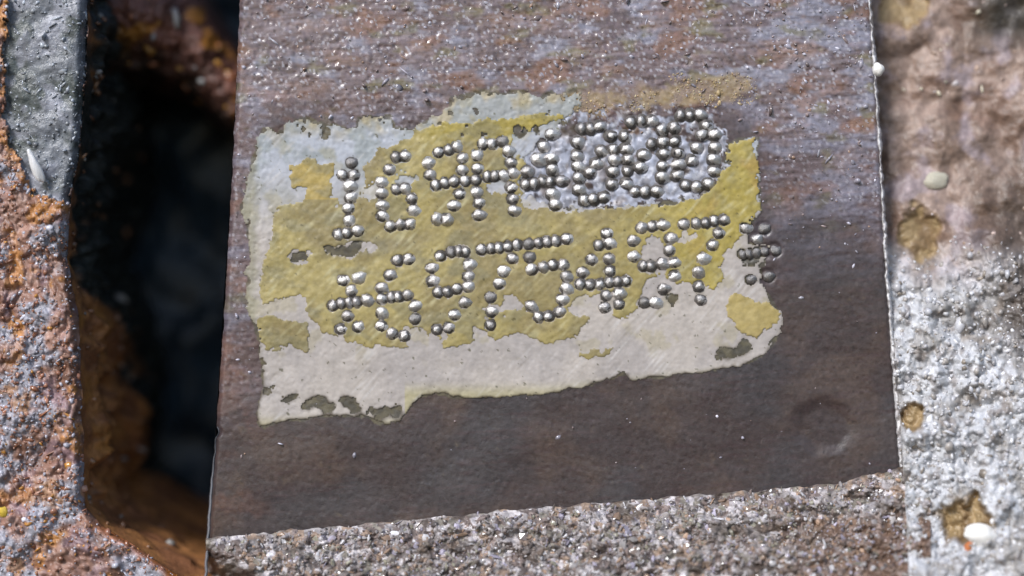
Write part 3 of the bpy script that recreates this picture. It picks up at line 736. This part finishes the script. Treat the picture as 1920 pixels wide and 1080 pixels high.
# specks on the flank
r = np.random.default_rng(195); n = 130
ii = r.integers(60, nr - 30, n); jj = (r.random(n) ** 1.3 * (nc - 40)).astype(int) + 6
pos = np.stack([xx, yy, zz], -1)[ii, jj]
grit("flank_specks", pos + np.array([0.02, 0, 0]), 0.05 * np.exp(0.4 * r.normal(size=n)), palette(n, [(150,110,80),(140,136,132),(120,84,60)], [3, 2, 3], r), rusty, 0.3, 196)

M_SILVER = material("bright_metal", metal=0.0, base=(0.90, 0.90, 0.92), rough=0.35, nscale=6, namt=0.1)
crumb("metal_sliver", "bright white metal sliver at the lower edge of the grey patch", "sliver", 67, 312, -0.40, 0.10, (0.85, 0.8, 3.7), M_SILVER, 8, -0.36)
crumb("yellow_crumb", "tiny bright yellow crumb near the lower left margin", "grain", 6, 960, -0.52, 0.10, (0.8, 0.7, 1.1), material("yellow_crumb", base=(0.72, 0.50, 0.06), rough=0.4, nscale=5, namt=0.1), 9)

# ------------------------------------------------------------------ recess between the two: black back wall, rusty bracket across its top
nr, nc = 120, 120
Y_, X_ = np.meshgrid(np.linspace(-14, 12, nr), np.linspace(-16, 4, nc), indexing='ij')
h = 0.4 * fbm(X_ * 100, Y_ * 100, 260, 4, 201) + 0.06 * fbm(X_ * 100, Y_ * 100, 40, 3, 202)
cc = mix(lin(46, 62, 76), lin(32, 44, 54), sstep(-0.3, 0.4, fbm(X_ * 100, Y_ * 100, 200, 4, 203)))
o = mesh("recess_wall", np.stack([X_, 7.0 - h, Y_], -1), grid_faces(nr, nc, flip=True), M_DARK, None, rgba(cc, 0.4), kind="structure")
o['label'] = "black oily back wall of the recess"

brk = thing("rusty_bracket", "dark reddish rusty bracket crossing the top of the black recess", "bracket")
nr, nc = 160, 220
T, Uq = np.meshgrid(np.linspace(0, 1, nr), np.linspace(0, 1, nc), indexing='ij')
px = 120 + Uq * 400
topl = np.where(px < 372, -160, -160 + (px - 372) * 0) + np.clip((px - 300) * 1.35 - 108, 0, 999) + 160 * sstep(300, 372, px) * 0
topl = ramp([(120, -160), (262, -160), (380, 0), (445, 88), (560, 240)], px)
botl = ramp([(120, 120), (190, 150), (260, 165), (330, 178), (380, 215), (440, 260), (560, 420)], px) + 10 * fbm(px, 0 * px, 50, 3, 211)
py = topl + T * (botl - topl)
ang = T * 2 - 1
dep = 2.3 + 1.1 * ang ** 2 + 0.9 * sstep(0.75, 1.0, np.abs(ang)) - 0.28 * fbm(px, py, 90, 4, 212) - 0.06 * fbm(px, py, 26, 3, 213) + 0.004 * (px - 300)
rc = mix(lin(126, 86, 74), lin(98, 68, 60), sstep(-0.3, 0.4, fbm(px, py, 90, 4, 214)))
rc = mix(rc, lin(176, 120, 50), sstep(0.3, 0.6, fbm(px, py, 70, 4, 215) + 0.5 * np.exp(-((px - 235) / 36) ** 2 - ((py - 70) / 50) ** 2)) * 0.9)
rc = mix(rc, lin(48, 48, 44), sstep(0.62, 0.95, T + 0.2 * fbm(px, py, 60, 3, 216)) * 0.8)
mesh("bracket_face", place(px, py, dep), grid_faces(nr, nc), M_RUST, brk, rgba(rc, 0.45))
V = np.concatenate([place(px[0], py[0], dep[0]), place(px[0], py[0], dep[0]) + np.array([0, 3.0, 0.0]), place(px[-1], py[-1], dep[-1]), place(px[-1], py[-1], dep[-1]) + np.array([0, 3.0, 0.4])])
i = np.arange(nc - 1)
F = np.concatenate([np.stack([i, i + 1, i + 1 + nc, i + nc], -1), np.stack([i + 1 + 2 * nc, i + 2 * nc, i + 3 * nc, i + 1 + 3 * nc], -1)])
mesh("bracket_web", V, F, M_RUST, brk, np.tile([0.10, 0.05, 0.035, 0.5], (len(V), 1)))
r = np.random.default_rng(221); n = 40
ii = r.integers(30, 150, n); jj = r.integers(10, 200, n)
grit("bracket_specks", place(px, py, dep)[ii, jj] - np.array([0, 0.03, 0]), 0.06 * np.exp(0.4 * r.normal(size=n)), palette(n, [(150,150,150),(150,96,66),(176,128,60)], [2, 3, 2], r), brk, 0.3, 222)
